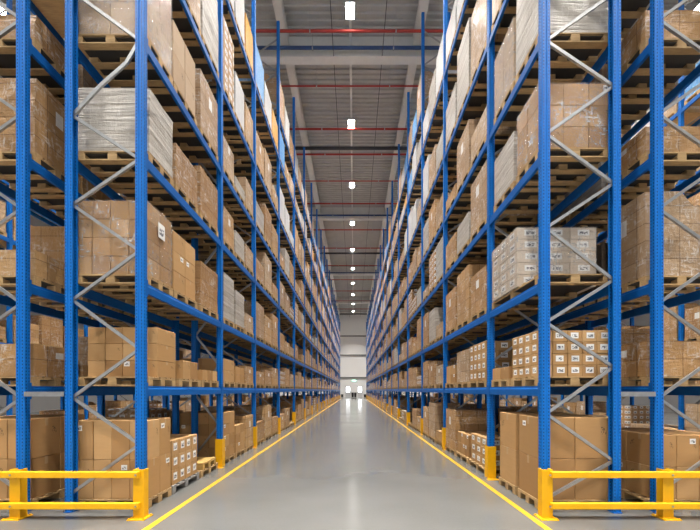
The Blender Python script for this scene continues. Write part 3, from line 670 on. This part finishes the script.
def random_bay(s, side, xa, ys, b, levels, far, skip=()):
    y0, y1 = ys[b] + .13, ys[b + 1] - .03
    L = y1 - y0
    for lv in levels:
        n = 3 if L > 2.0 else 2
        if L > 3.1 and ys[b] < 9 and R.random() < .35: n = 4
        w = L / n
        for p in range(n):
            if (b, lv, p) in skip: continue
            own = (side, b, lv, p) in HAND
            kind = R.choice(MIX[lv]); W = w - .06 - R.uniform(0, .05)
            H = CLEAR[lv] * R.choice((.32, .42, .52, .6, .68, .74, .8, .86, .92)) - PH
            if lv == 0: H = min(H, 1.2)
            if lv == 1: H = min(H, .9)
            if lv > 3: H *= .86
            H = round(max(H, .2), 1); W = round(W, 2)
            yy = y0 + w * p + (w - W) / 2
            empty = R.random() < .05; var = R.randrange(4)
            if own: continue
            if (side, b, lv, p) in FIXED: kind, H = FIXED[(side, b, lv, p)]; empty = False
            key = '%s%d.%d.%d' % (CODE[side], b, lv, p); xc = xa - s * FW / 2; z = LEV[lv] + .001; wh = where_of(side, b, lv, p)
            if not OWN_PALLETS or key in OWN_PALLETS:
                pallet(xc, yy + W / 2, z, W, False, M['wood'], label='wooden pallet %s, %s' % ('lying empty' if empty else 'under %s load' % kind, wh), category='pallet', group=PGRP, key=key)
            else: far_pal.append((xc, yy, LEV[lv], W))
            if empty: continue
            if not OWN_LOADS or key in OWN_LOADS:
                ob('wrapped_load', block_mesh(1.1, W - .03, H, kind, var), (xc, yy + W / 2, z + PH + .001), label='%s, %s' % (KW[kind], wh), category='wrapped load', group='stretch-wrapped loads on pallets', key=key)
            else: far_load[kind].append((xc, yy, LEV[lv] + PH, W - .03, H))

# ---- first bay of the left rack, placed load by load
def P(s, xa, y0, W, lv, where, mat='wood', what='wooden pallet'):
    pallet(xa - s * FW / 2, y0 + W / 2, LEV[lv] + .001, W, True, M[mat], label='%s %s' % (what, where), category='pallet', group=PGRP)
    return LEV[lv] + .001 + PH + .001
s, xa = 1, XL
XF = XL - .03
z = P(s, xa, 4.76, .62, 0, 'under large plain cartons on the floor beside left guard rail'); stack(s, XF, 4.77, z, 1.12, .6, 1.2, 4, 2, 2, True, 'large plain brown', 'left rack floor', lab='few')
z = P(s, xa, 5.42, .92, 0, 'of grey weathered wood on the floor under white-labelled cartons', 'wood_grey', 'pallet'); stack(s, XF - .02, 5.44, z, 1.05, .88, .78, 4, 4, 3, True, 'white-labelled', 'grey floor pallet', lab='all')
z = P(s, xa, 6.42, .8, 0, 'empty on the floor under another yellowish pallet, left rack'); 
t = pallet(XL - FW / 2, 6.8, z, .62, True, mat_wood('yellow_pallet_wood', (.66, .42, .13), (.50, .31, .09)), label='yellowish empty pallet lying on another floor pallet, left rack', category='pallet', group=PGRP)
z = P(s, xa, 4.78, .72, 1, 'under plain upright carton stack, left rack first beam level'); stack(s, XF, 5.0, z, 1.12, .52, .8, 4, 1, 3, True, 'mid-brown', 'left rack first beam level', lab='few')
z = P(s, xa, 5.62, .78, 1, 'under low brown cartons, left rack first beam level'); stack(s, XF, 5.75, z, 1.0, .55, .34, 3, 2, 1, True, 'low brown', 'left rack first beam level')
z = P(s, xa, 6.46, .8, 1, 'under small low cartons, left rack first bay, first beam level'); stack(s, XF, 6.5, z, 1.0, .7, .22, 3, 3, 1, True, 'small flat brown', 'left rack first beam level')
z = P(s, xa, 4.74, .68, 2, 'under tall wrapped cartons with paper sheet, left rack second beam level'); stack(s, XF, 4.75, z, 1.12, .64, 1.12, 4, 2, 4, False, 'tall brown wrapped cartons with white paper sheet', 'left rack, second beam level', lab='sheet')
z = P(s, xa, 5.46, .82, 2, 'under loose carton stack, left rack second beam level'); stack(s, XF - .02, 5.48, z, 1.1, .76, 1.05, 3, 2, 3, True, 'plain brown', 'left rack second beam level', lab='few')
put_load(s, 'left', xa, 0, 2, 2, 6.40, .84, .9, 'brown', 0, parts=True)
z = P(s, xa, 4.78, .66, 3, 'under pale grey layered load, left rack third beam level')
ob('wrapped_load', block_mesh(1.12, .62, .98, 'grey', 0), (xa - FW / 2, 5.11, z), label='pale grey layered wrapped load facing the camera, left rack third beam level', category='wrapped load', group='stretch-wrapped loads on pallets')
put_load(s, 'left', xa, 0, 3, 1, 5.50, .8, .72, 'brown', 2, parts=True)
put_load(s, 'left', xa, 0, 3, 2, 6.40, .84, .95, 'brown', 0, parts=True)
z = P(s, xa, 4.74, .68, 4, 'under tall tan wrapped load, left rack fourth beam level'); stack(s, XF, 4.75, z, 1.12, .64, 1.5, 2, 2, 3, False, 'tall tan wrapped carton load above the grey one', 'left rack', mat='carton_pale')
z = P(s, xa, 5.46, .8, 4, 'under stacked tan cartons, left rack fourth beam level'); stack(s, XF - .02, 5.48, z, 1.1, .76, 1.1, 2, 2, 2, True, 'large tan', 'left rack fourth beam level', mat='carton_pale')
put_load(s, 'left', xa, 0, 4, 2, 6.40, .84, 1.2, 'tan', 0, parts=True)
for p in range(3): put_load(s, 'left', xa, 0, 5, p, 4.78 + p * .85, .8, (1.2, 1.5, 1.6)[p], ('brown', 'tan', 'grey')[p], p, parts=True)
# ---- first bay of the right rack
s, xa = -1, XR
XF = XR + .03
z = P(s, xa, 4.73, .6, 0, 'under first pair of tall cartons on the floor, right rack'); stack(s, XF, 4.74, z, 1.12, .56, 1.25, 2, 1, 2, True, 'very large brown', 'first floor pallet right rack', lab='few')
z = P(s, xa, 5.40, .62, 0, 'under second pair of tall cartons on the floor, right rack'); stack(s, XF, 5.41, z, 1.12, .58, 1.25, 2, 1, 2, True, 'very large brown', 'second floor pallet right rack', lab='few')
z = P(s, xa, 4.73, .82, 1, 'under wall of white-labelled cartons, right rack first beam level'); stack(s, XF, 4.74, z, 1.12, .78, .70, 5, 4, 4, True, 'small white-labelled', 'right rack first bay', lab='all')
z = P(s, xa, 5.62, .72, 1, 'under low plain box, right rack first bay, first beam level'); stack(s, XF, 5.64, z, .5, .66, .22, 2, 2, 1, True, 'low plain brown', 'right rack first beam level')
stack(s, XF + .52, 5.64, z, .58, .66, .55, 2, 2, 2, True, 'dull brown', 'behind low box, right rack')
z = P(s, xa, 4.72, 1.6, 2, 'wide and half bare under white-labelled wrapped boxes, right rack second beam level'); stack(s, XF - .03, 5.30, z, 1.35, .95, 1.0, 3, 3, 5, False, 'half pallet of pale white-labelled wrapped boxes', 'right rack, second beam level', mat='carton_white', lab='all')
z = P(s, xa, 4.72, .66, 3, 'under square brown cartons, right rack third beam level'); stack(s, XF, 4.73, z, 1.14, .62, .98, 3, 2, 3, False, 'shiny wrapped brown square cartons', 'right rack, third beam level', lab='few')
put_load(s, 'right', xa, 0, 3, 1, 5.46, .78, .88, 'grey', 0, parts=True)
z = P(s, xa, 4.72, .68, 4, 'under layered pale load, right rack fourth beam level')
ob('wrapped_load', block_mesh(1.12, .64, 1.5, 'grey', 0), (xa + FW / 2, 5.06, z), label='tall pale layered wrapped load cut by the picture edge, right rack fourth beam level', category='wrapped load', group='stretch-wrapped loads on pallets')
z = P(s, xa, 5.46, .78, 4, 'under glossy tan cartons, right rack fourth beam level'); stack(s, XF, 5.47, z, 1.12, .74, 1.12, 2, 2, 2, False, 'glossy wrapped tan cartons beside layered load', 'right rack fourth level', mat='carton_pale')
for p in range(2): put_load(s, 'right', xa, 0, 5, p, 4.75 + p * .82, .78, (1.3, 1.6)[p], ('brown', 'tan')[p], p, parts=True)
# ---- second bay of the right rack, first beam level: labelled cartons
z = P(s, xa, 6.60, .98, 1, 'under labelled cartons, right rack second bay, first beam level'); stack(s, XF, 6.63, z, 1.1, .9, .84, 4, 4, 4, True, 'white-labelled', 'right rack second bay', lab='all')
z = P(s, xa, 6.60, .98, 0, 'on the floor under labelled cartons, right rack second bay'); stack(s, XF + .03, 6.63, z, 1.05, .9, .64, 3, 3, 3, True, 'floor white-labelled', 'right rack second bay', lab='all')
z = P(s, xa, 8.66, .88, 1, 'under two-tier brown cartons, right rack second bay, first beam level'); stack(s, XF + .02, 8.68, z, 1.05, .84, .5, 3, 2, 2, True, 'brown', 'far end right second bay', lab='few')
z = P(s, xa, 7.68, .9, 0, 'under plain low cartons on the floor, right rack second bay'); stack(s, XF + .03, 7.7, z, 1.0, .84, .55, 3, 3, 2, True, 'light brown', 'floor right second bay', lab='few')
z = P(1, XL, 7.5, .76, 0, 'under tall brown cartons on the floor, left rack second bay'); stack(1, XL - .03, 7.52, z, 1.05, .72, 1.12, 3, 2, 4, True, 'tall-stacked brown', 'left floor second bay', lab='few')
z = P(1, XL, 8.3, .74, 0, 'under brown cartons on the floor, left rack second bay middle'); stack(1, XL - .03, 8.32, z, 1.05, .68, .72, 3, 2, 3, True, 'brown', 'left floor middle second bay', lab='few')
z = P(1, XL, 7.5, .78, 1, 'under broad brown cartons, left rack second bay, first beam level'); stack(1, XL - .04, 7.53, z, 1.05, .72, .56, 2, 1, 2, True, 'broad brown', 'left second bay first level', lab='few')
z = P(1, XL, 8.33, .74, 1, 'under brown cartons, left rack second bay middle, first beam level'); stack(1, XL - .05, 8.36, z, 1.0, .66, .42, 3, 2, 2, True, 'brown', 'left second bay middle first level', lab='few')
# floor loads of the rear racks by the spacers
z = P(-1, XBL - FW, 4.76, 1.0, 0, 'under printed brown cartons on the floor behind the left rack'); stack(1, -4.93, 4.78, z, 1.1, .96, 1.22, 3, 2, 2, True, 'big brown', 'floor behind left rack')
bm = bmesh.new()   # dark letters printed up the side of one carton, turned on their side: E, U, L-like strokes
for a0, strokes in ((.0, ((0, .0, .1, .022), (0, 0, .022, .1), (.04, 0, .06, .08), (.078, 0, .1, .1))), (.15, ((0, .0, .022, .1), (0, 0, .1, .022), (.078, 0, .1, .1))), (.3, ((0, .04, .1, .062), (0, 0, .02, .1)))):
    for u0, v0, u1, v1 in strokes: add_box(bm, (0, v0, a0 + u0), (.002, v1, a0 + u1))
pm = finish(bm, 'print', M['bin'])
for c in [o for o in bpy.data.objects if o.name.startswith('carton') and o.parent is None and abs(o.location.y - 5.02) < .05 and -5.2 < o.location.x < -5.0 and o.location.z < .3]:
    ob('printed_letters', pm, (.178, .02, .16), c, label='dark letters printed sideways')
z = P(1, XBR + FW, 4.74, 1.0, 0, 'under brown cartons on the floor behind the right rack'); stack(-1, 4.56, 4.76, z, 1.05, .96, .98, 3, 2, 2, True, 'big dull brown', 'floor behind right rack', lab='few')
# ---- everything beyond
NEAR = 8
SK = {(1, 1, 0), (1, 0, 0)}
for b in range(1, 20):
    lv = range(0, 7) if b < 3 else range(0, 8)
    random_bay(1, 'left', XL, FL, b, lv, b >= NEAR)
    random_bay(-1, 'right', XR, FR, b, lv, b >= NEAR, SK)
for b in range(0, len(FB) - 1):
    random_bay(-1, 'rear left', XBL - FW, FB, b, range(0, 7), b > 3)
    random_bay(1, 'rear right', XBR + FW, FB, b, range(0, 7), b > 3)
for b in range(0, len(FC) - 1):
    random_bay(1, 'outer left', XCL, FC, b, range(0, 7), True)
    random_bay(-1, 'outer right', XCR, FC, b, range(0, 7), True)
# far pallets and loads, hundreds of each
bm = bmesh.new()
for x, y, z, W in far_pal:
    for dz0, dz1 in ((0, .022), (.1, .144)): add_box(bm, (x - PD / 2, y, z + dz0), (x + PD / 2, y + W, z + dz1))
    for k in (-1, 0, 1):
        cy = y + W / 2 + k * (W - .1) / 2; add_box(bm, (x - PD / 2, cy - .05, z + .022), (x + PD / 2, cy + .05, z + .1))
ob('pallet', finish(bm, 'pallets', M['wood_far']), label='wooden pallets deep in the racks and far along the aisle, too many to tell apart', category='pallet', kind='stuff')
bm = bmesh.new()
keys = list(LMF)
for i, k in enumerate(keys):
    for x, y, z, W, H in far_load[k]:
        n0 = len(bm.faces); add_box(bm, (x - .55, y, z), (x + .55, y + W, z + H)); bm.faces.ensure_lookup_table()
        for f in bm.faces[n0:]: f.material_index = i
ob('wrapped_load', finish(bm, 'loads', [LMF[k] for k in keys]), label='mixed wrapped loads deep in the racks and far along the aisle, too many to tell apart', category='wrapped load', kind='stuff')

# ------------------------------------------------------------------ light, camera
w = bpy.data.worlds.new('World'); SC.world = w; w.use_nodes = True
w.node_tree.nodes['Background'].inputs[0].default_value = (.95, .97, 1, 1); w.node_tree.nodes['Background'].inputs[1].default_value = .75
cam = bpy.data.cameras.new('Camera'); co = bpy.data.objects.new('Camera', cam); COL.objects.link(co)
co.location = (0, 0, EYE); co.rotation_euler = (math.pi / 2, 0, 0)
cam.sensor_width = 36; cam.lens = F / 700 * 36; cam.shift_x = (350 - VPX) / 700; cam.shift_y = (VPY - 265) / 700; cam.clip_end = 300; cam.clip_start = .05
SC.camera = co
SC.cycles.diffuse_bounces = 2
vs = SC.view_settings; vs.view_transform = 'Standard'; vs.look = 'None'; vs.exposure = 0.52; vs.gamma = 1; vs.use_curve_mapping = False
